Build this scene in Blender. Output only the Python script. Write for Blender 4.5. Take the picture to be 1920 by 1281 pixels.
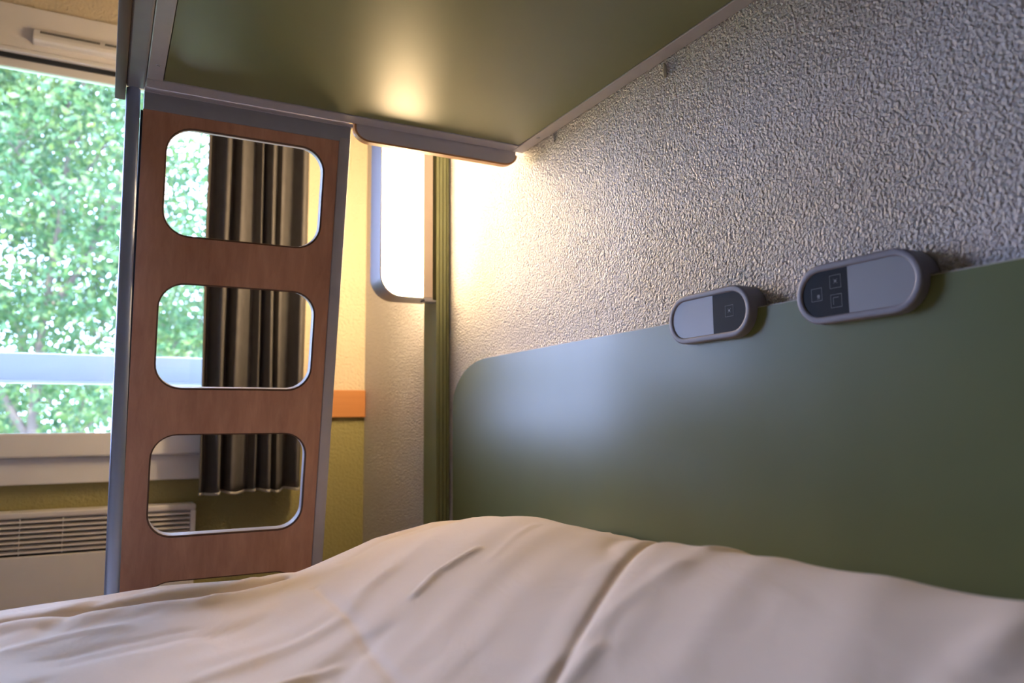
import bpy, bmesh, math, random
import numpy as np
from mathutils import Matrix, Vector

for o in list(bpy.data.objects):
    bpy.data.objects.remove(o)
scene = bpy.context.scene
COL = scene.collection

# ------------------------------------------------------------------ camera
EYE = Vector((0.0, 0.0, 0.82))
YAW, PITCH, ROLL, FPX = math.radians(27.894), math.radians(6.243), math.radians(-0.529), 1449.5
fwd = Vector((math.sin(YAW) * math.cos(PITCH), math.cos(YAW) * math.cos(PITCH), math.sin(PITCH)))
rgt0 = Vector((math.cos(YAW), -math.sin(YAW), 0))
up0 = rgt0.cross(fwd)
rgt = rgt0 * math.cos(ROLL) + up0 * math.sin(ROLL)
upv = -rgt0 * math.sin(ROLL) + up0 * math.cos(ROLL)
cd = bpy.data.cameras.new('camera')
cd.sensor_width = 36.0
cd.lens = FPX / 1920.0 * 36.0
cd.clip_start = 0.01
cd.clip_end = 300
cd.dof.use_dof = True
cd.dof.focus_distance = 1.30
cd.dof.aperture_fstop = 3.8
cam = bpy.data.objects.new('camera', cd)
COL.objects.link(cam)
m3 = Matrix((rgt, upv, -fwd)).transposed()
cam.matrix_world = Matrix.Translation(EYE) @ m3.to_4x4()
scene.camera = cam

# ------------------------------------------------------------------ world, sun, exposure
SKY_COL, SKY_STR = (0.50, 0.585, 1.0), 17.0
SUN_STR = 20.0
LAMP_COL, LAMP_STR = (1.0, 0.70, 0.37), 25.0
w = bpy.data.worlds.new('sky')
scene.world = w
w.use_nodes = True
bg = w.node_tree.nodes['Background']
bg.inputs[0].default_value = (*SKY_COL, 1)
bg.inputs[1].default_value = SKY_STR
sd = bpy.data.lights.new('sun', 'SUN')
sd.energy = SUN_STR
sd.angle = math.radians(1.0)
sd.color = (1.0, 0.95, 0.86)
sun = bpy.data.objects.new('sun', sd)
COL.objects.link(sun)
sun.location = (-6, -10, 14)
sun.rotation_euler = Vector((0.45, 0.62, -0.85)).to_track_quat('-Z', 'Y').to_euler()
# portal in the window opening: guides daylight sampling only
pd = bpy.data.lights.new('window_portal', 'AREA')
pd.shape = 'RECTANGLE'
pd.size, pd.size_y = 2.2, 1.13
pd.cycles.is_portal = True
portal = bpy.data.objects.new('window_portal', pd)
COL.objects.link(portal)
portal.location = (-0.64, 2.725, 1.37)
portal.rotation_euler = Vector((0, -1, 0)).to_track_quat('-Z', 'Z').to_euler()
vs = scene.view_settings
scene.display_settings.display_device = 'sRGB'
vs.view_transform = 'Standard'
vs.look = 'None'
vs.gamma = 1.0
vs.use_curve_mapping = False
vs.exposure = 0.84

# ------------------------------------------------------------------ materials
MATS = {}

def nodes_of(name):
    m = bpy.data.materials.new(name)
    m.use_nodes = True
    nt = m.node_tree
    return m, nt, nt.nodes['Principled BSDF']

def plain(name, col, rough=0.5, metal=0.0, spec=0.5, var=0.06, vscale=9.0, bump=0.0, bscale=300.0, coat=0.0):
    m, nt, b = nodes_of(name)
    tc = nt.nodes.new('ShaderNodeTexCoord')
    n = nt.nodes.new('ShaderNodeTexNoise')
    n.inputs['Scale'].default_value = vscale
    n.inputs['Detail'].default_value = 3
    nt.links.new(tc.outputs['Object'], n.inputs['Vector'])
    r = nt.nodes.new('ShaderNodeValToRGB')
    r.color_ramp.elements[0].position = 0.3
    r.color_ramp.elements[1].position = 0.7
    r.color_ramp.elements[0].color = (*[c * (1 - var) for c in col], 1)
    r.color_ramp.elements[1].color = (*[min(1, c * (1 + var)) for c in col], 1)
    nt.links.new(n.outputs['Fac'], r.inputs['Fac'])
    nt.links.new(r.outputs['Color'], b.inputs['Base Color'])
    b.inputs['Roughness'].default_value = rough
    b.inputs['Metallic'].default_value = metal
    b.inputs['Specular IOR Level'].default_value = spec
    b.inputs['Coat Weight'].default_value = coat
    if bump:
        n2 = nt.nodes.new('ShaderNodeTexNoise')
        n2.inputs['Scale'].default_value = bscale
        n2.inputs['Detail'].default_value = 4
        nt.links.new(tc.outputs['Object'], n2.inputs['Vector'])
        bp = nt.nodes.new('ShaderNodeBump')
        bp.inputs['Strength'].default_value = bump
        bp.inputs['Distance'].default_value = 0.002
        nt.links.new(n2.outputs['Fac'], bp.inputs['Height'])
        nt.links.new(bp.outputs['Normal'], b.inputs['Normal'])
    MATS[name] = m
    return m

def plaster(name, col, grain=150.0, dist=0.004, rough=0.5, spec=0.5, strength=1.0):
    """roughcast wall paint: worm-like grains"""
    m, nt, b = nodes_of(name)
    L = nt.links.new
    tc = nt.nodes.new('ShaderNodeTexCoord')
    n1 = nt.nodes.new('ShaderNodeTexNoise')
    n1.inputs['Scale'].default_value = grain
    n1.inputs['Detail'].default_value = 2.0
    n1.inputs['Roughness'].default_value = 0.45
    n1.inputs['Distortion'].default_value = 0.6
    L(tc.outputs['Object'], n1.inputs['Vector'])
    v = nt.nodes.new('ShaderNodeTexVoronoi')
    v.feature = 'SMOOTH_F1'
    v.inputs['Scale'].default_value = grain * 0.95
    v.inputs['Smoothness'].default_value = 0.6
    L(tc.outputs['Object'], v.inputs['Vector'])
    r = nt.nodes.new('ShaderNodeMapRange')
    r.inputs['From Min'].default_value = 0.25
    r.inputs['From Max'].default_value = 0.80
    L(n1.outputs['Fac'], r.inputs['Value'])
    sub = nt.nodes.new('ShaderNodeMath')
    sub.operation = 'MULTIPLY_ADD'
    L(v.outputs['Distance'], sub.inputs[0])
    sub.inputs[1].default_value = -0.55
    L(r.outputs['Result'], sub.inputs[2])
    bp = nt.nodes.new('ShaderNodeBump')
    bp.inputs['Strength'].default_value = strength
    bp.inputs['Distance'].default_value = dist
    L(sub.outputs[0], bp.inputs['Height'])
    L(bp.outputs['Normal'], b.inputs['Normal'])
    n3 = nt.nodes.new('ShaderNodeTexNoise')
    n3.inputs['Scale'].default_value = 7
    L(tc.outputs['Object'], n3.inputs['Vector'])
    cr = nt.nodes.new('ShaderNodeValToRGB')
    cr.color_ramp.elements[0].color = (*[c * 0.94 for c in col], 1)
    cr.color_ramp.elements[1].color = (*[min(1, c * 1.04) for c in col], 1)
    L(n3.outputs['Fac'], cr.inputs['Fac'])
    L(cr.outputs['Color'], b.inputs['Base Color'])
    b.inputs['Roughness'].default_value = rough
    b.inputs['Specular IOR Level'].default_value = spec
    MATS[name] = m
    return m

def wood(name, dark, light, axis='Z', rough=0.42, spec=0.5):
    m, nt, b = nodes_of(name)
    L = nt.links.new
    tc = nt.nodes.new('ShaderNodeTexCoord')
    mp = nt.nodes.new('ShaderNodeMapping')
    sc = {'Z': (60, 60, 2.2), 'X': (2.2, 60, 60), 'Y': (60, 2.2, 60)}[axis]
    mp.inputs['Scale'].default_value = sc
    L(tc.outputs['Object'], mp.inputs['Vector'])
    n = nt.nodes.new('ShaderNodeTexNoise')
    n.inputs['Scale'].default_value = 1.0
    n.inputs['Detail'].default_value = 6
    n.inputs['Roughness'].default_value = 0.65
    n.inputs['Distortion'].default_value = 0.4
    L(mp.outputs['Vector'], n.inputs['Vector'])
    mp2 = nt.nodes.new('ShaderNodeMapping')
    mp2.inputs['Scale'].default_value = tuple(v * 0.16 for v in sc)
    L(tc.outputs['Object'], mp2.inputs['Vector'])
    n2 = nt.nodes.new('ShaderNodeTexNoise')
    n2.inputs['Scale'].default_value = 1.0
    n2.inputs['Detail'].default_value = 2
    L(mp2.outputs['Vector'], n2.inputs['Vector'])
    add = nt.nodes.new('ShaderNodeMath')
    add.operation = 'ADD'
    L(n.outputs['Fac'], add.inputs[0])
    L(n2.outputs['Fac'], add.inputs[1])
    r = nt.nodes.new('ShaderNodeValToRGB')
    r.color_ramp.elements[0].position = 0.35
    r.color_ramp.elements[1].position = 0.68
    r.color_ramp.elements[0].color = (*dark, 1)
    r.color_ramp.elements[1].color = (*light, 1)
    hf = nt.nodes.new('ShaderNodeMath')
    hf.operation = 'MULTIPLY'
    hf.inputs[1].default_value = 0.5
    L(add.outputs[0], hf.inputs[0])
    L(hf.outputs[0], r.inputs['Fac'])
    L(r.outputs['Color'], b.inputs['Base Color'])
    b.inputs['Roughness'].default_value = rough
    b.inputs['Specular IOR Level'].default_value = spec
    MATS[name] = m
    return m

def emit(name, col, strength):
    m, nt, b = nodes_of(name)
    b.inputs['Base Color'].default_value = (0.8, 0.78, 0.74, 1)
    b.inputs['Emission Color'].default_value = (*col, 1)
    b.inputs['Emission Strength'].default_value = strength
    MATS[name] = m
    return m

def cotton(name, col):
    m, nt, b = nodes_of(name)
    L = nt.links.new
    tc = nt.nodes.new('ShaderNodeTexCoord')
    mp = nt.nodes.new('ShaderNodeMapping')
    mp.inputs['Scale'].default_value = (1.0, 0.55, 1.0)
    mp.inputs['Rotation'].default_value = (0, 0, 0.7)
    L(tc.outputs['Object'], mp.inputs['Vector'])
    n = nt.nodes.new('ShaderNodeTexNoise')
    n.inputs['Scale'].default_value = 13
    n.inputs['Detail'].default_value = 4
    n.inputs['Roughness'].default_value = 0.5
    n.inputs['Distortion'].default_value = 0.8
    L(mp.outputs['Vector'], n.inputs['Vector'])
    bp = nt.nodes.new('ShaderNodeBump')
    bp.inputs['Strength'].default_value = 0.35
    bp.inputs['Distance'].default_value = 0.012
    L(n.outputs['Fac'], bp.inputs['Height'])
    n2 = nt.nodes.new('ShaderNodeTexNoise')
    n2.inputs['Scale'].default_value = 900
    L(tc.outputs['Object'], n2.inputs['Vector'])
    bp2 = nt.nodes.new('ShaderNodeBump')
    bp2.inputs['Strength'].default_value = 0.12
    bp2.inputs['Distance'].default_value = 0.0006
    L(n2.outputs['Fac'], bp2.inputs['Height'])
    L(bp.outputs['Normal'], bp2.inputs['Normal'])
    L(bp2.outputs['Normal'], b.inputs['Normal'])
    b.inputs['Base Color'].default_value = (*col, 1)
    b.inputs['Roughness'].default_value = 0.85
    b.inputs['Sheen Weight'].default_value = 0.15
    MATS[name] = m
    return m

def glass(name):
    m = bpy.data.materials.new(name)
    m.use_nodes = True
    nt = m.node_tree
    for n in list(nt.nodes):
        nt.nodes.remove(n)
    out = nt.nodes.new('ShaderNodeOutputMaterial')
    mix = nt.nodes.new('ShaderNodeMixShader')
    fr = nt.nodes.new('ShaderNodeFresnel')
    fr.inputs['IOR'].default_value = 1.45
    tr = nt.nodes.new('ShaderNodeBsdfTransparent')
    tr.inputs['Color'].default_value = (0.93, 0.97, 0.97, 1)
    gl = nt.nodes.new('ShaderNodeBsdfGlossy')
    gl.inputs['Roughness'].default_value = 0.02
    nt.links.new(fr.outputs[0], mix.inputs[0])
    nt.links.new(tr.outputs[0], mix.inputs[1])
    nt.links.new(gl.outputs[0], mix.inputs[2])
    nt.links.new(mix.outputs[0], out.inputs[0])
    MATS[name] = m
    return m

def leafmat(name, c1, c2, c3):
    m, nt, b = nodes_of(name)
    L = nt.links.new
    tc = nt.nodes.new('ShaderNodeTexCoord')
    n = nt.nodes.new('ShaderNodeTexNoise')
    n.inputs['Scale'].default_value = 2.2
    n.inputs['Detail'].default_value = 5
    n.inputs['Roughness'].default_value = 0.7
    L(tc.outputs['Object'], n.inputs['Vector'])
    r = nt.nodes.new('ShaderNodeValToRGB')
    r.color_ramp.elements[0].position = 0.34
    r.color_ramp.elements[0].color = (*c1, 1)
    r.color_ramp.elements[1].position = 0.68
    r.color_ramp.elements[1].color = (*c3, 1)
    e = r.color_ramp.elements.new(0.5)
    e.color = (*c2, 1)
    L(n.outputs['Fac'], r.inputs['Fac'])
    L(r.outputs['Color'], b.inputs['Base Color'])
    b.inputs['Roughness'].default_value = 0.55
    t = nt.nodes.new('ShaderNodeBsdfTranslucent')
    L(r.outputs['Color'], t.inputs['Color'])
    mx = nt.nodes.new('ShaderNodeMixShader')
    mx.inputs[0].default_value = 0.45
    out = nt.nodes['Material Output']
    L(b.outputs[0], mx.inputs[1])
    L(t.outputs[0], mx.inputs[2])
    L(mx.outputs[0], out.inputs[0])
    MATS[name] = m
    return m

plaster('plaster_head', (0.66, 0.64, 0.66), grain=225, dist=0.0046, rough=0.42)
plaster('plaster_cream', (0.75, 0.64, 0.46), grain=120, dist=0.0030, rough=0.6)
plaster('plaster_olive', (0.36, 0.32, 0.125), grain=110, dist=0.0018, rough=0.55)
plain('paint_white', (0.66, 0.47, 0.33), 0.6, bump=0.1, bscale=200)
plain('paint_beige', (0.33, 0.22, 0.145), 0.6, bump=0.1, bscale=200)
plain('ceiling_paint', (0.60, 0.49, 0.36), 0.7, bump=0.2, bscale=150)
plain('floor_laminate', (0.14, 0.09, 0.06), 0.45, var=0.2, vscale=5)
plain('sage_laminate', (0.150, 0.172, 0.066), 0.33, var=0.05, vscale=5, bump=0.03, bscale=500, spec=0.36)
plain('sage_panel', (0.185, 0.195, 0.085), 0.36, var=0.05, vscale=5, bump=0.03, bscale=500, spec=0.5)
plain('post_green', (0.26, 0.28, 0.12), 0.45, var=0.04)
plain('aluminium', (0.48, 0.455, 0.48), 0.45, metal=0.2, var=0.04, vscale=30)
plain('aluminium_dark', (0.31, 0.31, 0.34), 0.45, metal=0.2, var=0.04, vscale=30)
plain('tube_steel', (0.34, 0.40, 0.56), 0.35, metal=0.4, var=0.03)
plain('screw_steel', (0.7, 0.69, 0.68), 0.3, metal=0.5)
plain('grey_laminate', (0.56, 0.53, 0.56), 0.4, var=0.03)
plain('white_pvc', (0.88, 0.87, 0.88), 0.35, var=0.02)
plain('white_enamel', (0.84, 0.81, 0.80), 0.38, var=0.02)
plain('gasket', (0.02, 0.024, 0.035), 0.6)
plain('black_void', (0.02, 0.02, 0.02), 0.8)
plain('device_grey', (0.22, 0.21, 0.245), 0.45, var=0.03)
plain('device_diffuser', (0.25, 0.25, 0.27), 0.38, var=0.03)
plain('device_black', (0.011, 0.012, 0.015), 0.5, var=0.05, spec=0.12)
plain('icon_grey', (0.16, 0.16, 0.165), 0.5)
plain('edge_cream', (0.62, 0.56, 0.45), 0.5)
plain('curtain_cloth', (0.105, 0.099, 0.102), 0.75, var=0.10, vscale=25, bump=0.15, bscale=600)
plain('curtain_hem', (0.60, 0.58, 0.55), 0.8)
plain('lamp_rim', (0.36, 0.35, 0.37), 0.38, metal=0.5, var=0.03)
plain('lamp_bracket', (0.55, 0.45, 0.36), 0.5, var=0.03)
plain('mattress_cloth', (0.6, 0.58, 0.56), 0.85, bump=0.2)
plain('bed_base', (0.30, 0.20, 0.12), 0.5)
plain('bark', (0.085, 0.065, 0.048), 0.9, var=0.25, vscale=12, bump=0.5, bscale=40)
plain('lawn', (0.10, 0.17, 0.05), 0.9, var=0.3, vscale=3)
plain('rail_paint', (0.70, 0.72, 0.76), 0.45, var=0.02)
wood('ladder_wood', (0.42, 0.19, 0.11), (0.64, 0.335, 0.205), 'Z')
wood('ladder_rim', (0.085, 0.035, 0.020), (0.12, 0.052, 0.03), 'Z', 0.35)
wood('guard_wood', (0.10, 0.062, 0.042), (0.145, 0.09, 0.06), 'Y', 0.8, 0.1)
wood('beech_edge', (0.42, 0.20, 0.085), (0.52, 0.27, 0.12), 'X')
wood('beech_rail', (0.55, 0.22, 0.07), (0.66, 0.29, 0.10), 'X')
emit('lamp_glow', LAMP_COL, LAMP_STR)
cotton('duvet_cotton', (0.92, 0.755, 0.62))
glass('window_glass')
leafmat('leaves_a', (0.020, 0.062, 0.026), (0.048, 0.112, 0.036), (0.15, 0.195, 0.04))
leafmat('leaves_b', (0.04, 0.085, 0.035), (0.09, 0.145, 0.05), (0.18, 0.22, 0.065))

# ------------------------------------------------------------------ helpers
WLOC = {}

def tag(o, label=None, cat=None, group=None, kind=None):
    if label: o['label'] = label
    if cat: o['category'] = cat
    if group: o['group'] = group
    if kind: o['kind'] = kind
    return o

def thing(name, loc, label, cat, group=None, kind=None):
    o = bpy.data.objects.new(name, None)
    o.empty_display_size = 0.05
    COL.objects.link(o)
    o.location = loc
    WLOC[o.name] = Vector(loc)
    return tag(o, label, cat, group, kind)

def obj(name, bm, mat, parent=None, smooth=False, angle=40):
    """link one mesh object; bm is in world coordinates"""
    me = bpy.data.meshes.new(name)
    if isinstance(bm, bmesh.types.BMesh):
        bm.normal_update()
        bmesh.ops.recalc_face_normals(bm, faces=bm.faces[:])
        bm.to_mesh(me)
        bm.free()
    else:
        me = bm
    o = bpy.data.objects.new(name, me)
    COL.objects.link(o)
    for mt in (mat if isinstance(mat, (list, tuple)) else [mat]):
        me.materials.append(MATS[mt])
    if parent is not None:
        loc = WLOC[parent.name]
        o.parent = parent
        me.transform(Matrix.Translation(-loc))
    else:
        cs = [v.co for v in me.vertices]
        xs = [c.x for c in cs]; ys = [c.y for c in cs]; zs = [c.z for c in cs]
        loc = Vector(((min(xs) + max(xs)) / 2, (min(ys) + max(ys)) / 2, min(zs)))
        me.transform(Matrix.Translation(-loc))
        o.location = loc
    WLOC[o.name] = Vector(loc)
    if smooth:
        for p in me.polygons:
            p.use_smooth = True
        try:
            me.set_sharp_from_angle(angle=math.radians(angle))
        except Exception:
            pass
    return o

def box(bm, x0, x1, y0, y1, z0, z1, bevel=0.0, seg=2, mi=0):
    vs_ = [bm.verts.new(c) for c in ((x0, y0, z0), (x1, y0, z0), (x1, y1, z0), (x0, y1, z0),
                                     (x0, y0, z1), (x1, y0, z1), (x1, y1, z1), (x0, y1, z1))]
    fs = [bm.faces.new([vs_[i] for i in f]) for f in ((3, 2, 1, 0), (4, 5, 6, 7), (0, 1, 5, 4), (1, 2, 6, 5), (2, 3, 7, 6), (3, 0, 4, 7))]
    for f in fs:
        f.material_index = mi
    if bevel:
        es = list({e for f in fs for e in f.edges})
        bmesh.ops.bevel(bm, geom=es, offset=bevel, segments=seg, affect='EDGES', profile=0.5)
    return fs

def bx(*a, **k):
    bm = bmesh.new()
    box(bm, *a, **k)
    return bm

def prism(bm, pts, fn, d0, d1, mi=0, bevel=0.0):
    """closed outline pts (a,b) extruded between d0 and d1; fn(a,b,d)->world"""
    A = [bm.verts.new(fn(a, b, d0)) for a, b in pts]
    B = [bm.verts.new(fn(a, b, d1)) for a, b in pts]
    n = len(pts)
    caps = [bm.faces.new(A[::-1]), bm.faces.new(B)]
    sides = [bm.faces.new((A[i], A[(i + 1) % n], B[(i + 1) % n], B[i])) for i in range(n)]
    for f in caps + sides:
        f.material_index = mi
    if bevel:
        es = list({e for f in caps for e in f.edges})
        bmesh.ops.bevel(bm, geom=es, offset=bevel, segments=2, affect='EDGES', profile=0.5)
    return caps, sides

def pill(cx, cy, hl, hh, n=14):
    """stadium outline, long in a, half length hl, half height hh"""
    r = hh
    s = hl - r
    p = []
    for i in range(n + 1):
        t = -math.pi / 2 + math.pi * i / n
        p.append((cx + s + r * math.cos(t), cy + r * math.sin(t)))
    for i in range(n + 1):
        t = math.pi / 2 + math.pi * i / n
        p.append((cx - s + r * math.cos(t), cy + r * math.sin(t)))
    return p

def rrect(x0, x1, y0, y1, r, n=8):
    p = []
    for cx, cy, a0 in ((x1 - r, y0 + r, -90), (x1 - r, y1 - r, 0), (x0 + r, y1 - r, 90), (x0 + r, y0 + r, 180)):
        for i in range(n + 1):
            t = math.radians(a0 + 90 * i / n)
            p.append((cx + r * math.cos(t), cy + r * math.sin(t)))
    return p

def cyl(bm, p0, p1, r0, r1=None, n=16, caps=True):
    p0, p1 = Vector(p0), Vector(p1)
    r1 = r0 if r1 is None else r1
    d = (p1 - p0).normalized()
    a = d.orthogonal().normalized()
    b = d.cross(a)
    A = [bm.verts.new(p0 + (a * math.cos(2 * math.pi * i / n) + b * math.sin(2 * math.pi * i / n)) * r0) for i in range(n)]
    B = [bm.verts.new(p1 + (a * math.cos(2 * math.pi * i / n) + b * math.sin(2 * math.pi * i / n)) * r1) for i in range(n)]
    for i in range(n):
        bm.faces.new((A[i], A[(i + 1) % n], B[(i + 1) % n], B[i]))
    if caps:
        bm.faces.new(A[::-1]); bm.faces.new(B)

# ------------------------------------------------------------------ room shell
XW, YW, XL, YB, HC = 0.82, 2.67, -2.15, -2.3, 2.45
wr = tag(obj('wall_right', bx(XW, XW + 0.16, YB - 0.16, YW + 0.22, -0.05, HC + 0.1), 'plaster_head'), 'white roughcast plaster wall behind the headboard', None, None, 'structure')
# lumps of filler under the bunk rail
def blob(bm, c, r, sx, sy, sz, seed):
    rnd = random.Random(seed)
    res = bmesh.ops.create_icosphere(bm, subdivisions=2, radius=r)
    for v in res['verts']:
        k = 1 + rnd.uniform(-.15, .15)
        v.co = Vector((v.co.x * sx * k, v.co.y * sy * k, v.co.z * sz * k)) + Vector(c)
bm = bmesh.new(); blob(bm, (0.8185, 0.983, 1.416), 0.008, 0.55, 0.45, 1.7, 3)
obj('filler_drip', bm, 'edge_cream', wr, True)
bm = bmesh.new(); blob(bm, (0.8195, 1.352, 1.424), 0.008, 0.4, 0.8, 1.3, 5)
obj('filler_drip', bm, 'plaster_head', wr, True)

OX0, OX1, OZ0, OZ1 = -1.75, 0.47, 0.795, 1.945          # window opening
ZR = 0.86                                              # paint changes colour behind the rail
bm = bmesh.new()
T = YW + 0.20
box(bm, OX1, XW, YW, T, ZR, HC, mi=0)
box(bm, XL, OX0, YW, T, ZR, HC, mi=0)
box(bm, OX0, OX1, YW, YW + 0.03, OZ1, HC, mi=0)
box(bm, OX1, XW, YW, T, 0, ZR, mi=1)
box(bm, XL, OX0, YW, T, 0, ZR, mi=1)
box(bm, OX0, OX1, YW, T, 0, OZ0, mi=1)
tag(obj('wall_far', bm, ['plaster_cream', 'plaster_olive']), 'window wall, cream above and olive green below the rail', None, None, 'structure')
tag(obj('wall_left', bx(XL - 0.16, XL, YB - 0.16, YW + 0.2, -0.05, HC + 0.1), 'paint_beige'), 'brown-beige painted wall across the room', None, None, 'structure')
tag(obj('wall_back', bx(XL, XW, YB - 0.16, YB, -0.05, HC + 0.1), 'paint_white'), 'warm beige painted wall behind the camera', None, None, 'structure')
tag(obj('floor', bx(XL, XW, YB, YW, -0.12, 0.0), 'floor_laminate'), 'brown laminate floor of the room', None, None, 'structure')
tag(obj('ceiling', bx(XL - 0.16, XW + 0.16, YB - 0.16, YW + 0.22, HC, HC + 0.2), 'ceiling_paint'), 'cream painted ceiling', None, None, 'structure')
tag(obj('trim_1', bx(0.49, XW - 0.002, YW - 0.022, YW - 0.0005, 0.855, 0.950, bevel=0.003), 'beech_rail'), 'orange beech rail along the window wall', None, None, 'structure')

# window: frame, gasket, pane, sill, box above
win = thing('window_1', (-0.49, YW, OZ0), 'wide white framed window with a tree view', None, None, 'structure')
FY0, FY1 = YW + 0.005, YW + 0.075
bm = bmesh.new()
box(bm, OX0, OX0 + 0.06, FY0, FY1, OZ0, OZ1, 0.004)
obj('frame_jamb', bm, 'white_pvc', win)
bm = bmesh.new()
box(bm, OX1 - 0.06, OX1, FY0, FY1, OZ0, OZ1, 0.004)
obj('frame_jamb', bm, 'white_pvc', win)
obj('frame_head', bx(OX0 + 0.06, OX1 - 0.06, FY0, YW + 0.032, 1.914, OZ1 - 0.003, bevel=0.003), 'white_pvc', win)
obj('gasket', bx(OX0 + 0.02, OX1 - 0.02, YW - 0.004, YW + 0.006, 1.940, 1.953), 'gasket', win)
obj('frame_bottom', bx(OX0 + 0.06, OX1 - 0.06, FY0, FY1, OZ0 + 0.001, 0.812, bevel=0.003), 'white_pvc', win)
obj('pane', bx(OX0 + 0.06, OX1 - 0.06, YW + 0.020, YW + 0.024, 0.811, 1.915), 'window_glass', win)
obj('sill', bx(OX0 - 0.03, OX1 + 0.03, YW - 0.055, YW + 0.004, 0.742, 0.812, bevel=0.006), 'white_pvc', win)
obj('sill_apron', bx(OX0 - 0.03, OX1 + 0.03, YW - 0.030, YW, 0.664, 0.741, bevel=0.004), 'white_pvc', win)
sb = obj('shutter_box', bx(OX0 - 0.06, OX1 + 0.06, YW - 0.012, YW, 1.954, 2.106, bevel=0.002), 'white_enamel', win)
obj('lower_lip', bx(OX0 - 0.06, OX1 + 0.06, YW - 0.020, YW - 0.012, 1.954, 1.966, bevel=0.002), 'white_pvc', sb)

# air vent on the box
av = thing('air_vent', (-0.03, YW - 0.013, 1.988), 'slim white air vent on the panel above the window', 'vent')
VX0, VX1 = -0.232, 0.168
VY = YW - 0.0125
def vent_sec(x, b, d): return (x, VY - b, d)
bm = bmesh.new()
sec = [(0.0, 1.988), (0.022, 1.990), (0.027, 1.996), (0.027, 2.006), (0.016, 2.030), (0.0, 2.031)]
for_pts = [(b, z) for b, z in sec]
prism(bm, for_pts, lambda b, z, x: (x, VY - b, z), VX0, VX1, bevel=0.001)
obj('body', bm, 'white_pvc', av)
# slots on the sloping face, in two rows
for x0, x1 in ((-0.215, -0.050), (-0.040, 0.120)):
    bm = bmesh.new()
    nn = int((x1 - x0) / 0.0052)
    for i in range(nn):
        xa = x0 + i * 0.0052
        z0_, z1_ = 2.019, 2.0275
        def yy(z): return VY - (0.027 - (z - 2.006) / 0.024 * 0.011) - 0.0006
        v = [bm.verts.new(c) for c in ((xa, yy(z0_), z0_), (xa + 0.0036, yy(z0_), z0_), (xa + 0.0036, yy(z1_), z1_), (xa, yy(z1_), z1_))]
        v2 = [bm.verts.new((c.co.x, c.co.y + 0.004, c.co.z)) for c in v]
        bm.faces.new(v)
        for k in range(4):
            bm.faces.new((v[k], v[(k + 1) % 4], v2[(k + 1) % 4], v2[k]))
    so = obj('slot_row', bm, 'black_void', av)
    so['kind'] = 'stuff'

# white guard rail outside the glass
gr = thing('guard_rail', (-0.49, YW + 0.13, 0.968), 'pale blue-white guard rail across the outside of the window', 'rail')
obj('bar', bx(OX0 + 0.001, OX1 - 0.001, YW + 0.120, YW + 0.150, 0.974, 1.058, bevel=0.004), 'rail_paint', gr)
obj('lower_lip', bx(OX0 + 0.001, OX1 - 0.001, YW + 0.105, YW + 0.150, 0.964, 0.973, bevel=0.002), 'rail_paint', gr)

# ------------------------------------------------------------------ green upright + lamp at the head wall
PX0, PY0, PY1 = 0.7802, 1.905, 1.997
bm = bmesh.new()
gro = [(PX0, PY0)]
for k, gx in enumerate((0.7885, 0.799, 0.8095)):
    gro += [(gx - 0.0012, PY0), (gx - 0.0012, PY0 + 0.004), (gx + 0.0012, PY0 + 0.004), (gx + 0.0012, PY0)]
gro += [(0.8165, PY0), (0.8165, PY0 + 0.006), (XW - 0.0005, PY0 + 0.006), (XW - 0.0005, PY1), (PX0 + 0.002, PY1), (PX0, PY1 - 0.002)]
prism(bm, gro, lambda a, b, d: (a, b, d), 0.0, HC - 0.001)
tag(obj('wall_post', bm, 'post_green'), 'green grooved upright strip on the wall beside the lit lamp', 'post')

lamp = thing('wall_lamp', (0.70, 1.945, 1.16), 'glowing rounded wall lamp with grey metal rim', 'lamp')
LX0, LX1, LY0, LY1, LZ0, LZ1 = 0.6225, 0.7700, 1.905, 1.9876, 1.158, 1.80
R = 0.060
def lamp_outline(off):
    """open path down the left, round the corner, along the bottom, inset by off"""
    r = R - off
    p = []
    for i in range(9):
        t = math.radians(90 + 90 * i / 8)
        p.append((LX0 + R + r * math.cos(t), LZ1 - R + r * math.sin(t)))
    for i in range(13):
        t = math.radians(180 + 90 * i / 12)
        p.append((LX0 + R + r * math.cos(t), LZ0 + R + r * math.sin(t)))
    p.append((LX1, LZ0 + off))
    p.insert(0, (LX1, LZ1 - off))
    return p
outer, inner = lamp_outline(0.0), lamp_outline(0.004)
bm = bmesh.new()
prism(bm, outer + inner[::-1], lambda a, b, d: (a, d, b), LY0, LY1)
obj('rim', bm, 'lamp_rim', lamp, True, 30)
bm = bmesh.new()
BX = 0.7424
gl_pts = [(min(a, BX), b) for a, b in lamp_outline(0.0045)]
prism(bm, gl_pts, lambda a, b, d: (a, d, b), LY0 + 0.004, LY1 - 0.004)
obj('diffuser', bm, 'lamp_glow', lamp, True, 30)
obj('side_bracket', bx(BX + 0.0005, LX1, LY0, LY1, LZ0 + 0.0045, LZ1 - 0.0045, bevel=0.002), 'lamp_bracket', lamp)
obj('clip', bx(BX + 0.004, PX0 - 0.0003, LY0 + 0.001, LY0 + 0.03, LZ0 - 0.006, LZ0 - 0.0004, bevel=0.001), 'aluminium_dark', lamp)
obj('mounting_arm', bx(LX1 + 0.0003, PX0 - 0.0003, LY0 + 0.03, LY1 - 0.01, LZ0 + 0.02, LZ1 - 0.02), 'aluminium_dark', lamp)

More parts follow.
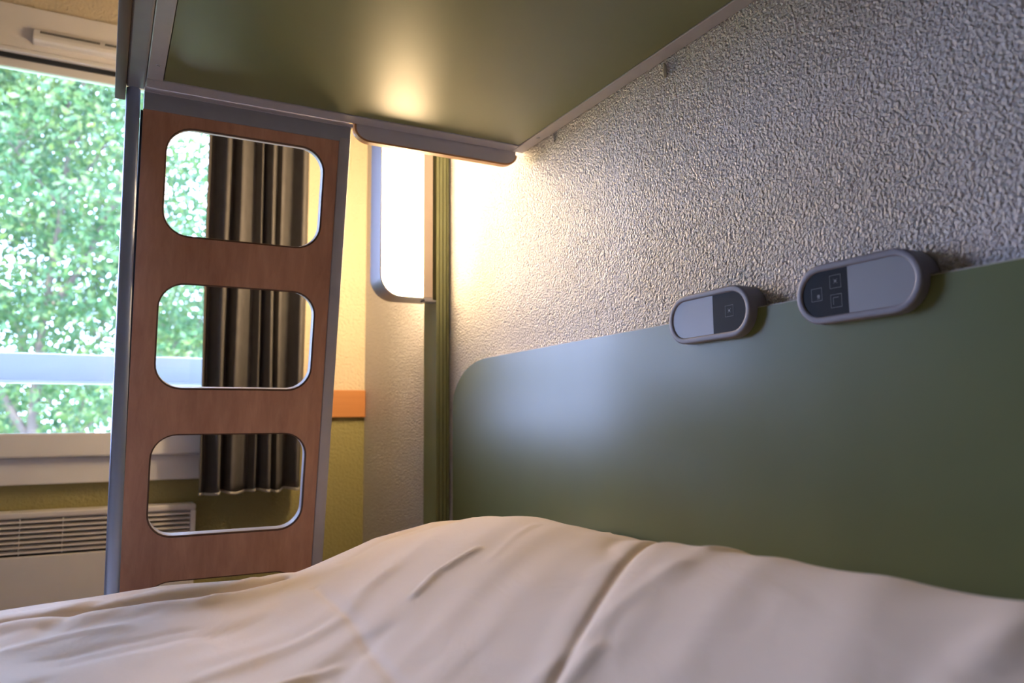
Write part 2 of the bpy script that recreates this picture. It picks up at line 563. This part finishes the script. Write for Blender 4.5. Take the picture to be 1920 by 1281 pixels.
# ------------------------------------------------------------------ headboard
HBX, HBZ, HBY = 0.800, 0.9805, 1.843
hb = thing('headboard', (0.81, 0.75, 0.15), 'dark green headboard panel with rounded corner behind the bed', 'headboard')
pts = [(-0.55, 0.12), (HBY, 0.12), (HBY, HBZ - 0.115)]
for i in range(1, 17):
    t = math.radians(90 * i / 16)
    pts.append((HBY - 0.20 + 0.20 * math.cos(t) ** 0.95 if t < 1.57 else HBY - 0.20, HBZ - 0.115 + 0.115 * math.sin(t)))
pts.append((-0.55, HBZ))
bm = bmesh.new()
prism(bm, pts, lambda a, b, d: (d, a, b), HBX, XW - 0.0012, bevel=0.001)
obj('board', bm, 'sage_laminate', hb)
bm = bmesh.new()
box(bm, HBX + 0.002, XW - 0.0012, -0.55, HBY - 0.20, HBZ + 0.0002, HBZ + 0.0016)
obj('edge_band', bm, 'edge_cream', hb)

# ------------------------------------------------------------------ reading lights on the headboard
def reading_light(cy, split, dark_right, icons, label):
    cz, hl, hh = 0.9797, 0.0872, 0.0375
    xf = 0.785
    F = lambda a, b, d: (d, a, b)
    t = thing('reading_light', (HBX, cy, cz - hh), label, 'reading light', 'reading lights on the headboard')
    bm = bmesh.new()
    prism(bm, pill(cy, cz, hl, hh), F, xf + 0.0042, HBX - 0.0004)
    # the upper half reaches back over the board to the wall
    up = [(a, b) for a, b in pill(cy, cz, hl, hh) if b > HBZ + 0.004]
    ymin, ymax = min(a for a, b in up), max(a for a, b in up)
    up = [(ymax, HBZ + 0.002)] + up + [(ymin, HBZ + 0.002)]
    prism(bm, up, F, HBX - 0.0006, XW - 0.0005)
    obj('housing', bm, 'device_grey', t, True, 35)
    # bezel ring with a rounded lip
    bm = bmesh.new()
    rings = [(0.0, xf + 0.0044), (0.0, xf + 0.0020), (0.0006, xf + 0.0006), (0.0022, xf), (0.0070, xf), (0.0085, xf + 0.0006), (0.0092, xf + 0.0022)]
    R_ = [[bm.verts.new(F(a, b, d)) for a, b in pill(cy, cz, hl - o_, hh - o_)] for o_, d in rings]
    n = len(R_[0])
    for q in range(len(R_) - 1):
        for i in range(n):
            bm.faces.new((R_[q][i], R_[q][(i + 1) % n], R_[q + 1][(i + 1) % n], R_[q + 1][i]))
    obj('bezel', bm, 'device_grey', t, True, 50)
    ins = pill(cy, cz, hl - 0.0092, hh - 0.0092, 20)
    lo = [(min(a, split), b) for a, b in ins]
    hi = [(max(a, split), b) for a, b in ins]
    dk, lt = (lo, hi) if dark_right else (hi, lo)
    def half(pp):
        o_ = []
        for q in pp:
            if not o_ or (abs(q[0] - o_[-1][0]) + abs(q[1] - o_[-1][1])) > 1e-6:
                o_.append(q)
        # drop collinear run on the split line
        on = [q for q in o_ if abs(q[0] - split) < 1e-9]
        b0, b1 = min(q[1] for q in on), max(q[1] for q in on)
        return [q for q in o_ if abs(q[0] - split) > 1e-9 or q[1] in (b0, b1)]
    bm = bmesh.new(); prism(bm, half(dk), F, xf + 0.0020, xf + 0.0040)
    tp = obj('touch_panel', bm, 'device_black', t)
    bm = bmesh.new(); prism(bm, half(lt), F, xf + 0.0019, xf + 0.0040)
    obj('light_cover', bm, 'device_diffuser', t)
    for iy, iz, sym in icons:
        bm = bmesh.new()
        h, wd = 0.0082, 0.0005
        X0, X1 = xf + 0.0018, xf + 0.0020
        box(bm, X0, X1, iy - h, iy + h, iz + h - wd, iz + h)
        box(bm, X0, X1, iy - h, iy + h, iz - h, iz - h + wd)
        box(bm, X0, X1, iy - h, iy - h + wd, iz - h + wd, iz + h - wd)
        box(bm, X0, X1, iy + h - wd, iy + h, iz - h + wd, iz + h - wd)
        if sym == 'bulb':
            cyl(bm, (X0, iy, iz + 0.0005), (X1, iy, iz + 0.0005), 0.0018, n=12)
            for q in range(4):
                s_ = math.radians(45 + 90 * q)
                cyl(bm, (X0, iy + 0.0034 * math.cos(s_), iz + 0.0005 + 0.0034 * math.sin(s_)), (X1, iy + 0.0034 * math.cos(s_), iz + 0.0005 + 0.0034 * math.sin(s_)), 0.0005, n=6)
        elif sym == 'lamp':
            cyl(bm, (X0, iy - 0.0026, iz - 0.0022), (X1, iy - 0.0026, iz - 0.0022), 0.0022, n=12)
            box(bm, X0, X1, iy - 0.0048, iy - 0.0004, iz - 0.0056, iz - 0.0050)
        else:
            box(bm, X0, X1, iy - 0.0038, iy + 0.0045, iz + 0.0040, iz + 0.0046)
            box(bm, X0, X1, iy + 0.0040, iy + 0.0046, iz - 0.0045, iz + 0.0040)
        obj('icon', bm, 'icon_grey', tp)
    return t
reading_light(0.867, 0.8552, True, [(0.8218, 0.9810, 'bulb')], 'further grey oval reading light with one square icon, black half on its right')
reading_light(0.612, 0.6216, False, [(0.668, 0.9800, 'lamp'), (0.6395, 0.9925, 'bulb'), (0.6392, 0.9685, 'door')], 'nearer grey oval reading light with three square icons, black half on its left')

# ------------------------------------------------------------------ upper bunk
ZB = 1.4345
BYE, BYN = 1.487, -0.52
bunk = thing('bunk_bed', (0.42, 0.5, 0.0), 'upper bunk with green underside in a grey metal frame', 'bunk bed')
obj('underside_panel', bx(0.0722, 0.7892, BYN + 0.03, 1.4492, ZB + 0.002, ZB + 0.075), 'sage_panel', bunk)
obj('wall_rail', bx(0.7905, XW - 0.0015, BYN, BYE, ZB, ZB + 0.10, bevel=0.0015), 'aluminium', bunk)
obj('side_rail', bx(0.0440, 0.0708, BYN, 1.4502, ZB, ZB + 0.10, bevel=0.0015), 'aluminium', bunk)
obj('side_beam', bx(0.0136, 0.0432, BYN, BYE + 0.010, ZB - 0.002, ZB + 0.12, bevel=0.003), 'aluminium_dark', bunk)
obj('end_rail', bx(0.0440, 0.7898, 1.4512, BYE, ZB, ZB + 0.10, bevel=0.0015), 'aluminium', bunk)
obj('near_rail', bx(0.0440, 0.7898, BYN, BYN + 0.029, ZB, ZB + 0.10, bevel=0.0015), 'aluminium', bunk)
def screw(x, y):
    bm = bmesh.new()
    cyl(bm, (x, y, ZB - 0.0018), (x, y, ZB + 0.001), 0.0036, 0.0046, 14)
    bmesh.ops.rotate(bm, verts=bm.verts[:], cent=(x, y, ZB), matrix=Matrix.Identity(3))
    s = obj('screw', bm, 'screw_steel', bunk)
    bm = bmesh.new()
    box(bm, x - 0.0026, x + 0.0026, y - 0.0005, y + 0.0005, ZB - 0.0021, ZB - 0.0019)
    obj('screw_slot', bm, 'black_void', s)
screw(0.0595, 1.385)
screw(0.803, 1.389)
# foot board: grey face, beech edge, rounded lower corners
def foot_pts(inset):
    x0, x1, z0, z1, r = 0.431 + inset, 0.806 - inset, 1.4025 + inset, 1.84, 0.034 - inset
    p = [(x1, z1), (x0, z1)]
    for i in range(11):
        t = math.radians(180 + 90 * i / 10)
        p.append((x0 + r + r * math.cos(t), z0 + r * 0.75 + r * 0.75 * math.sin(t)))
    for i in range(11):
        t = math.radians(270 + 90 * i / 10)
        p.append((x1 - r + r * math.cos(t), z0 + r * 0.75 + r * 0.75 * math.sin(t)))
    return p
bm = bmesh.new()
prism(bm, foot_pts(0.0038), lambda a, b, d: (a, d, b), BYE + 0.003, BYE + 0.021, bevel=0.001)
fb = obj('foot_board', bm, 'grey_laminate', bunk)
bm = bmesh.new()
o_, i_ = foot_pts(0.0)[1:], foot_pts(0.0038)[1:]
prism(bm, o_ + i_[::-1], lambda a, b, d: (a, d, b), BYE + 0.004, BYE + 0.020)
obj('edge_band', bm, 'beech_edge', fb, True, 35)
# side guard board, its lower edge seen from below
bm = bmesh.new()
box(bm, -0.0042, 0.0132, BYN - 0.03, 1.53, 1.4195, 1.82, bevel=0.002)
obj('guard_board', bm, 'guard_wood', bunk, True, 35)
bm = bmesh.new()
cyl(bm, (0.0285, 1.5005, 0.0), (0.0255, 1.5005, ZB - 0.003), 0.0118, n=28)
obj('post', bm, 'tube_steel', bunk, True, 50)
bm = bmesh.new()
cyl(bm, (0.0285, -0.50, 0.0), (0.0285, -0.50, ZB - 0.003), 0.0118, n=28)
obj('post', bm, 'tube_steel', bunk, True, 50)

# ------------------------------------------------------------------ leaning ladder
KQ = 0.195
QN = math.sqrt(1 + KQ * KQ)
def lad(x, s, t):
    """x across, s down the slope from z = 1.40, t out of the face towards the room behind (+)"""
    return (x, 1.500 + (s * KQ + t) / QN, 1.40 + (-s + t * KQ) / QN)
ladder = thing('bunk_ladder', (0.23, 1.75, 0.0), 'leaning beech board ladder with rounded cut-out steps and grey edges', 'ladder')
SB = 1.40 * QN - 0.006
PXA, PXB = 0.0425, 0.4018
TH = 0.024
HOLE0, HH, PITCH_S = 0.0265, 0.1965, 0.2885
bm = bmesh.new()
def ring(pts, t): return [bm.verts.new(lad(a, s, t)) for a, s in pts]
def loop_edges(vs_): return [bm.edges.new((vs_[i], vs_[(i + 1) % len(vs_)])) for i in range(len(vs_))]
outl = [(PXA, 0.002), (PXB, 0.002), (PXB, SB), (PXA, SB)]
holes = []
for k in range(4):
    s0 = HOLE0 + k * PITCH_S
    holes.append((0.0855, 0.3735, s0, s0 + HH))
fo, bo = ring(outl, 0.0), ring(outl, TH)
ef, eb = loop_edges(fo), loop_edges(bo)
for i in range(4):
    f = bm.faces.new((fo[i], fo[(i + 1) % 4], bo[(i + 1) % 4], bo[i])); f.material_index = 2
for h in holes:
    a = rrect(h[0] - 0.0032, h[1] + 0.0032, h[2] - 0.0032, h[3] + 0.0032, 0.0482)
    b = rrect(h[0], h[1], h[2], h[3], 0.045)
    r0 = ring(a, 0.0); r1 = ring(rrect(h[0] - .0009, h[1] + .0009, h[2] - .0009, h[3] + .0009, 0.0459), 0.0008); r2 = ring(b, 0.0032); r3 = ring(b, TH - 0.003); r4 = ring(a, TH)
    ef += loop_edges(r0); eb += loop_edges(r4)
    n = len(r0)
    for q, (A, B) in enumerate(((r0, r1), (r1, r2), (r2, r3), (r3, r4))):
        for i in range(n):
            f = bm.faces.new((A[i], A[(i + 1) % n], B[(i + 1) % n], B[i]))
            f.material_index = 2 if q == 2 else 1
            f.smooth = True
for es in (ef, eb):
    g = bmesh.ops.triangle_fill(bm, use_beauty=True, use_dissolve=False, edges=es)
    for f in g['geom']:
        if isinstance(f, bmesh.types.BMFace):
            f.material_index = 0
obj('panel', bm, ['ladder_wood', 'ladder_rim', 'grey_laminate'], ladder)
def lbox(x0, x1, s0, s1, t0, t1, bevel=0.002):
    bm = bmesh.new()
    prism(bm, [(x0, s0), (x1, s0), (x1, s1), (x0, s1)], lad, t0, t1, bevel=bevel)
    return bm
obj('edge_profile', lbox(PXB + 0.0004, 0.4245, -0.006, SB, -0.004, TH + 0.002, 0.003), 'aluminium', ladder, True, 40)
obj('gap_shade_strip', lbox(0.0386, 0.0423, 0.004, SB, 0.003, TH, 0.0006), 'gasket', ladder)  # added near-black strip, painted shade for the gap between post and panel
obj('header_bar', lbox(0.0430, 0.4240, -0.0300, 0.0016, -0.003, TH, 0.002), 'aluminium_dark', ladder, True, 40)
bm = bmesh.new()
prism(bm, [(1.4890, ZB - 0.001), (1.4890, ZB - 0.0075), (1.514, ZB - 0.0075), (1.524, ZB - 0.004), (1.524, ZB + 0.02), (1.518, ZB + 0.02), (1.518, ZB - 0.001)],
      lambda a, b, d: (d, a, b), 0.0440, 0.4275, bevel=0.0008)
obj('hook_profile', bm, 'aluminium', ladder)

# ------------------------------------------------------------------ curtain
cur = thing('curtain', (0.42, 2.53, 0.62), 'dark taupe pleated curtain beside the window', 'curtain')
kp = [(.262, 2.520), (.281, 2.555), (.319, 2.500), (.342, 2.560), (.361, 2.510), (.415, 2.575), (.4285, 2.535), (.4386, 2.560), (.457, 2.505),
      (.486, 2.565), (.4935, 2.535), (.535, 2.575), (.556, 2.510), (.590, 2.580)]
prof = []
for i in range(len(kp) - 1):
    (xa, ya), (xb, yb) = kp[i], kp[i + 1]
    for j in range(8):
        t = j / 8
        prof.append((xa + (xb - xa) * t, ya + (yb - ya) * (0.5 - 0.5 * math.cos(math.pi * t))))
prof.append(kp[-1])
prof = [(x, 2.535 + (y - 2.54) * 1.4) for x, y in prof]
NZ = 40
def curt(i, z, hem=0.0):
    x, y = prof[i]
    t = (z - 0.62) / 1.32
    xm = 0.425
    k = 1.0 + 0.05 * (1 - t) * math.sin(x * 23)
    sway = 0.006 * math.sin(3.1 * t + x * 30) * (1 - t)
    return (xm + (x - xm) * 1.0 + sway - 0.003 * (1 - t), 2.537 + (y - 2.537) * (0.92 + 0.35 * (1 - t) * (0.4 + 0.6 * abs(math.sin(x * 31)))) - hem, z)
def zbot(i): return 0.627 + 0.004 * math.sin(prof[i][0] * 60)
me = bpy.data.meshes.new('fabric')
V, Fc = [], []
for i in range(len(prof)):
    zb = zbot(i)
    for j in range(NZ + 1):
        V.append(curt(i, zb + (1.935 - zb) * j / NZ))
for i in range(len(prof) - 1):
    for j in range(NZ):
        a = i * (NZ + 1) + j
        Fc.append((a, a + NZ + 1, a + NZ + 2, a + 1))
me.from_pydata(V, [], Fc)
fo_ = obj('fabric', me, 'curtain_cloth', cur, True, 180)
md = fo_.modifiers.new('thickness', 'SOLIDIFY'); md.thickness = 0.0018; md.offset = 0
me = bpy.data.meshes.new('hem')
V, Fc = [], []
for i in range(len(prof)):
    zb = zbot(i)
    V.append(curt(i, zb - 0.004)); V.append(curt(i, zb + 0.0035))
for i in range(len(prof) - 1):
    Fc.append((2 * i, 2 * i + 2, 2 * i + 3, 2 * i + 1))
me.from_pydata(V, [], Fc)
ho = obj('hem', me, 'curtain_hem', cur, True, 180)
md = ho.modifiers.new('thickness', 'SOLIDIFY'); md.thickness = 0.004; md.offset = 0
obj('curtain_track', bx(0.22, 0.66, 2.515, 2.560, 1.936, 1.955, bevel=0.002), 'white_pvc', cur)
obj('track_bracket', bx(0.600, 0.625, 2.545, YW - 0.0005, 1.956, 1.972), 'white_pvc', cur)

# ------------------------------------------------------------------ convector heater
ht = thing('convector_heater', (-0.36, 2.63, 0.09), 'white convector heater with slatted grille below the window', 'heater')
HX0, HX1, HY0, HY1, HZ0, HZ1 = -1.05, 0.268, 2.590, YW - 0.001, 0.09, 0.592
fr = [(HX0, HX0 + 0.018, HZ0, HZ1), (HX1 - 0.018, HX1, HZ0, HZ1), (HX0 + 0.0182, HX1 - 0.0182, 0.574, HZ1)]
bm = bmesh.new()
box(bm, HX0, HX1, HY0 + 0.035, HY1, HZ0, HZ1, 0.006)
obj('back_casing', bm, 'white_enamel', ht)
obj('cavity', bx(HX0 + 0.02, HX1 - 0.02, HY0 + 0.030, HY0 + 0.0348, 0.465, 0.574), 'black_void', ht)
obj('top_cap', bx(HX0, HX1, HY0, HY0 + 0.0348, 0.5735, HZ1, bevel=0.005), 'white_enamel', ht)
obj('end_cap', bx(HX1 - 0.0155, HX1, HY0, HY0 + 0.0348, HZ0, 0.5733, bevel=0.003), 'white_enamel', ht)
obj('end_cap', bx(HX0, HX0 + 0.0155, HY0, HY0 + 0.0348, HZ0, 0.5733, bevel=0.003), 'white_enamel', ht)
obj('front_panel', bx(HX0 + 0.0157, HX1 - 0.0157, HY0, HY0 + 0.0348, HZ0, 0.470, bevel=0.004), 'white_enamel', ht)
nsl = 7
slat_me = None
for i in range(nsl):
    z = 0.4815 + i * 0.0140
    if slat_me is None:
        bm = bmesh.new()
        prism(bm, [(HY0 + 0.001, z - 0.0038), (HY0 + 0.003, z - 0.0046), (HY0 + 0.022, z + 0.004), (HY0 + 0.022, z + 0.0055), (HY0 + 0.001, z - 0.0002)],
              lambda a, b, d: (d, a, b), HX0 + 0.016, HX1 - 0.016)
        s0_ = obj('slat', bm, 'white_enamel', ht); slat_me = s0_.data; zs0 = z
    else:
        s = s0_.copy(); COL.objects.link(s); s.location = (0, 0, z - zs0)
for xd in (-0.75, -0.47, -0.19, -0.085):
    obj('divider', bx(xd - 0.001, xd + 0.001, HY0 + 0.004, HY0 + 0.029, 0.4712, 0.5732), 'white_enamel', ht)

# ------------------------------------------------------------------ double bed and duvet
bed = thing('double_bed', (-0.15, 0.66, 0.0), 'double bed under the cream duvet', 'bed')
obj('base', bx(-1.14, 0.796, -0.04, 1.36, 0.08, 0.26, bevel=0.01), 'bed_base', bed)
obj('mattress', bx(-1.14, 0.796, -0.04, 1.36, 0.262, 0.50, bevel=0.04, seg=4), 'mattress_cloth', bed)
for lx in (-1.05, 0.70):
    for ly in (0.05, 1.27):
        obj('leg', bx(lx - 0.03, lx + 0.03, ly - 0.03, ly + 0.03, 0.0, 0.0795), 'aluminium_dark', bed)

def sstep(a, b, v):
    t = np.clip((v - a) / (b - a), 0, 1)
    return t * t * (3 - 2 * t)

def seg_d(X, Y, pts):
    """distance to polyline, signed side, and parameter"""
    best = np.full(X.shape, 1e9); side = np.zeros(X.shape)
    for (ax, ay), (bx_, by_) in zip(pts[:-1], pts[1:]):
        dx, dy = bx_ - ax, by_ - ay
        L2 = dx * dx + dy * dy
        t = np.clip(((X - ax) * dx + (Y - ay) * dy) / L2, 0, 1)
        ex, ey = X - ax - t * dx, Y - ay - t * dy
        d = np.hypot(ex, ey)
        s = np.sign(dx * ey - dy * ex)
        m = d < best
        best = np.where(m, d, best); side = np.where(m, s, side)
    return best, side

rs = np.random.RandomState(4)
def vnoise(X, Y, n=26, k0=4.0, k1=14.0, aniso=0.0, seed=0):
    r_ = np.random.RandomState(seed)
    Z = np.zeros_like(X)
    for _ in range(n):
        a = r_.uniform(0, math.pi)
        if aniso:
            a = aniso + r_.normal(0, 0.35)
        k = r_.uniform(k0, k1)
        Z += np.sin((X * math.cos(a) + Y * math.sin(a)) * k + r_.uniform(0, 6.28)) / k
    return Z / math.sqrt(n)

DX0, DX1, DY0, DY1 = -1.22, 0.790, -0.115, 1.405
def duvet_h(X, Y):
    xs = np.array([-1.2, -0.12, 0.02, 0.09, 0.24, 0.30, 0.35, 0.44, 0.55, 0.66, 0.79])
    zs = np.array([.560, .563, .571, .575, .571, .574, .592, .624, .643, .646, .625])
    edge = np.interp(X, xs, zs)
    hump = 0.555 + 0.128 * sstep(0.17, 0.56, X) - 0.052 * sstep(0.55, 0.80, X)
    hump += 0.010 * np.exp(-((Y - 0.42) / 0.3) ** 2) * sstep(0.3, .6, X)
    wgt = sstep(1.05, 1.36, Y)
    Z = hump * (1 - wgt) + edge * wgt
    # two pillows below: slight dip between them
    Z -= 0.004 * np.exp(-((Y - 0.80) / 0.06) ** 2) * sstep(0.3, 0.55, X)
    # soft folds running up the pillow slope
    sl = sstep(0.0, 0.25, X)
    for i, (ax, ay, bx_, by_, wd, am) in enumerate((
            (0.10, 1.12, 0.52, 1.24, 0.035, 0.006), (0.12, 0.98, 0.55, 1.15, 0.03, 0.006), (0.16, 0.86, 0.60, 1.05, 0.035, 0.007),
            (0.20, 0.74, 0.58, 0.93, 0.025, 0.005), (0.28, 0.70, 0.60, 0.84, 0.03, 0.006), (0.30, 0.56, 0.62, 0.66, 0.03, 0.006),
            (0.40, 0.48, 0.68, 0.60, 0.022, 0.005), (0.42, 0.36, 0.74, 0.52, 0.03, 0.007), (0.5, 0.30, 0.78, 0.42, 0.022, 0.005),
            (-0.2, 1.20, 0.16, 1.30, 0.03, 0.005), (-0.3, 1.06, 0.12, 1.18, 0.03, 0.005), (-0.25, 0.9, 0.1, 1.06, 0.04, 0.006))):
        d, s = seg_d(X, Y, [(ax, ay), (bx_, by_)])
        Z += 0.4 * am * np.exp(-(d / wd) ** 2)
    # seams / creases
    d, s = seg_d(X, Y, [(-1.2, 1.22), (-0.12, 1.262), (0.09, 1.268), (0.17, 1.275), (0.27, 1.315)])
    Z += -0.012 * np.exp(-(d / 0.009) ** 2) + 0.006 * np.exp(-((d - 0.03) / 0.025) ** 2)
    d, s = seg_d(X, Y, [(0.295, 1.20), (0.285, 0.96), (0.262, 0.74), (0.25, 0.5)])
    Z += -0.0035 * np.exp(-(d / 0.006) ** 2)
    d, s = seg_d(X, Y, [(0.22, 0.49), (0.30, 0.545), (0.385, 0.605), (0.50, 0.685), (0.575, 0.735), (0.66, 0.79)])
    Z += -0.0045 * np.exp(-(d / 0.0055) ** 2) + 0.0018 * np.exp(-((d - 0.020) / 0.016) ** 2)
    r_ = np.random.RandomState(21)
    for _ in range(70):                     # short irregular wrinkles
        ax, ay = r_.uniform(-0.35, 0.72), r_.uniform(0.25, 1.32)
        an = r_.normal(0.55, 0.35); ln = r_.uniform(0.06, 0.20)
        mx_, my_ = ax + ln * .5 * math.cos(an) + r_.normal(0, .01), ay + ln * .5 * math.sin(an) + r_.normal(0, .01)
        d, s = seg_d(X, Y, [(ax, ay), (mx_, my_), (ax + ln * math.cos(an), ay + ln * math.sin(an))])
        Z += r_.uniform(-1, 1.2) * 0.0040 * np.exp(-(d / r_.uniform(0.008, 0.018)) ** 2)
    Z += 0.012 * vnoise(X, Y, 24, 8, 26, seed=2)
    Z += 0.016 * vnoise(X, Y, 30, 30, 75, seed=7)
    return Z

nx, ny = 520, 394
gx = np.linspace(DX0, DX1, nx)
gy = np.linspace(DY0, DY1, ny)
X, Y = np.meshgrid(gx, gy, indexing='ij')
Z = duvet_h(X, Y)
# roll over the free edges of the bed
def roll(dist):
    """height lost and outward limit near a free edge"""
    r = 0.05
    t = np.clip(1 - dist / r, 0, 1)
    return r * (1 - np.sqrt(np.clip(1 - t * t, 0, 1)))
Z -= roll(DY1 - Y) * 0.9 + roll(Y - DY0) * 0.9 + roll(X - DX0) * 0.9
Vv = np.stack([X, Y, Z], -1).reshape(-1, 3).tolist()
Ff = []
for i in range(nx - 1):
    b0 = i * ny
    for j in range(ny - 1):
        a = b0 + j
        Ff.append((a, a + ny, a + ny + 1, a + 1))
# skirts hanging down the sides
def skirt(idx, out):
    prev = idx
    for k, (dz, do) in enumerate(((0.06, 0.006), (0.13, 0.010), (0.20, 0.012))):
        cur_ = []
        for q, vi in enumerate(idx):
            x, y, z = Vv[vi]
            wv = 0.006 * math.sin(q * 0.21 + k) * (k + 1) / 3
            Vv.append([x + out[0] * (do + wv), y + out[1] * (do + wv), z - dz])
            cur_.append(len(Vv) - 1)
        for q in range(len(idx) - 1):
            Ff.append((prev[q], prev[q + 1], cur_[q + 1], cur_[q]))
        prev = cur_
skirt([i * ny + ny - 1 for i in range(nx)], (0, 1))
skirt([i * ny for i in range(nx)][::-1], (0, -1))
skirt(list(range(ny))[::-1] if False else list(range(ny)), (-1, 0))
me = bpy.data.meshes.new('duvet')
me.from_pydata(Vv, [], Ff)
me.validate()
dv = obj('duvet', me, 'duvet_cotton', None, True, 180)
tag(dv, 'rumpled cream cotton duvet spread over the bed and pillows', 'duvet')

# ------------------------------------------------------------------ outside: ground and trees
tag(obj('ground', bx(-40, 40, YW + 0.6, 90, -3.3, -3.0), 'lawn'), 'lawn outside the window', None, None, 'structure')

def build_tree(loc, H, crown_c, crown_r, nleaf, lsize, seed, mat, label, trunk_r=0.13):
    rnd = random.Random(seed)
    r_ = np.random.RandomState(seed)
    t = thing('tree', loc, label, 'tree', 'trees outside the window')
    bm = bmesh.new()
    tips = []
    def limb(p, d, L, r, depth):
        n = 4 if depth < 3 else 3
        q = p.copy()
        for i in range(n):
            d2 = (d + Vector((rnd.uniform(-.18, .18), rnd.uniform(-.18, .18), rnd.uniform(-.05, .14)))).normalized()
            e = q + d2 * (L / n)
            cyl(bm, q, e, r * (1 - .5 * i / n), r * (1 - .5 * (i + 1) / n), 7 if depth < 2 else 5, False)
            q, d = e, d2
            if depth >= 2: tips.append(q.copy())
            if depth < 4 and i >= 1 or (depth == 0 and i == n - 1):
                for _ in range(2 if depth < 3 else 1):
                    a = rnd.uniform(0, 6.28)
                    sp = rnd.uniform(.5, .95)
                    d3 = (d * (1 - sp * .4) + Vector((math.cos(a), math.sin(a), rnd.uniform(-.05, .5))) * sp).normalized()
                    limb(q, d3, L * rnd.uniform(.5, .68), r * .42, depth + 1)
    base = Vector(loc)
    limb(base, Vector((0, 0, 1)), H * 0.55, trunk_r, 0)
    obj('trunk', bm, 'bark', t, True, 60)
    # leaves: clusters round twig tips and through the crown ellipsoid
    nt_ = min(len(tips), 900)
    tp = np.array([tuple(v) for v in rnd.sample(tips, nt_)])
    k = int(nleaf * 0.45)
    c1 = tp[r_.randint(0, nt_, k)] + r_.normal(0, 0.22, (k, 3))
    ncl = 420
    u = r_.normal(0, 1, (ncl, 3)); u /= np.linalg.norm(u, axis=1)[:, None]
    rad = r_.uniform(0.25, 1, (ncl, 1)) ** 0.6
    cc = np.array(crown_c) + u * rad * np.array(crown_r)
    k2 = nleaf - k
    c2 = cc[r_.randint(0, ncl, k2)] + r_.normal(0, 0.17, (k2, 3)) * np.array([1.25, 1.25, .7])
    C = np.concatenate([c1, c2])
    n = len(C)
    a = r_.normal(0, 1, (n, 3)); a /= np.linalg.norm(a, axis=1)[:, None]
    b = np.cross(a, r_.normal(0, 1, (n, 3))); b /= np.linalg.norm(b, axis=1)[:, None]
    nn = np.cross(a, b)
    s = lsize * r_.uniform(.6, 1.25, (n, 1))
    P = np.stack([C - a * s, C + b * s * .5 + nn * s * .12, C + a * s, C - b * s * .5 + nn * s * .12], 1).reshape(-1, 3)
    me = bpy.data.meshes.new('crown')
    me.vertices.add(n * 4); me.vertices.foreach_set('co', P.ravel())
    me.loops.add(n * 4); me.loops.foreach_set('vertex_index', np.arange(n * 4))
    me.polygons.add(n); me.polygons.foreach_set('loop_start', np.arange(n) * 4); me.polygons.foreach_set('loop_total', np.full(n, 4))
    me.update(calc_edges=True)
    c = obj('crown', me, mat, t)
    c['kind'] = 'stuff'
    return t
build_tree((-0.45, 9.0, -3.0), 9.0, (-0.7, 9.0, 3.1), (2.6, 2.0, 2.6), 60000, 0.042, 11, 'leaves_a', 'nearest broadleaf tree filling the window, trunk low in the pane', 0.085)
build_tree((-1.5, 15.5, -3.0), 10.0, (-1.6, 15.5, 3.6), (2.5, 2.0, 4.3), 32000, 0.065, 23, 'leaves_b', 'paler tree standing behind the nearest tree')
build_tree((1.2, 24.0, -3.0), 7.0, (0.6, 24.0, 0.2), (4.4, 2.0, 2.6), 24000, 0.10, 37, 'leaves_b', 'low pale green tree low down behind the guard rail')
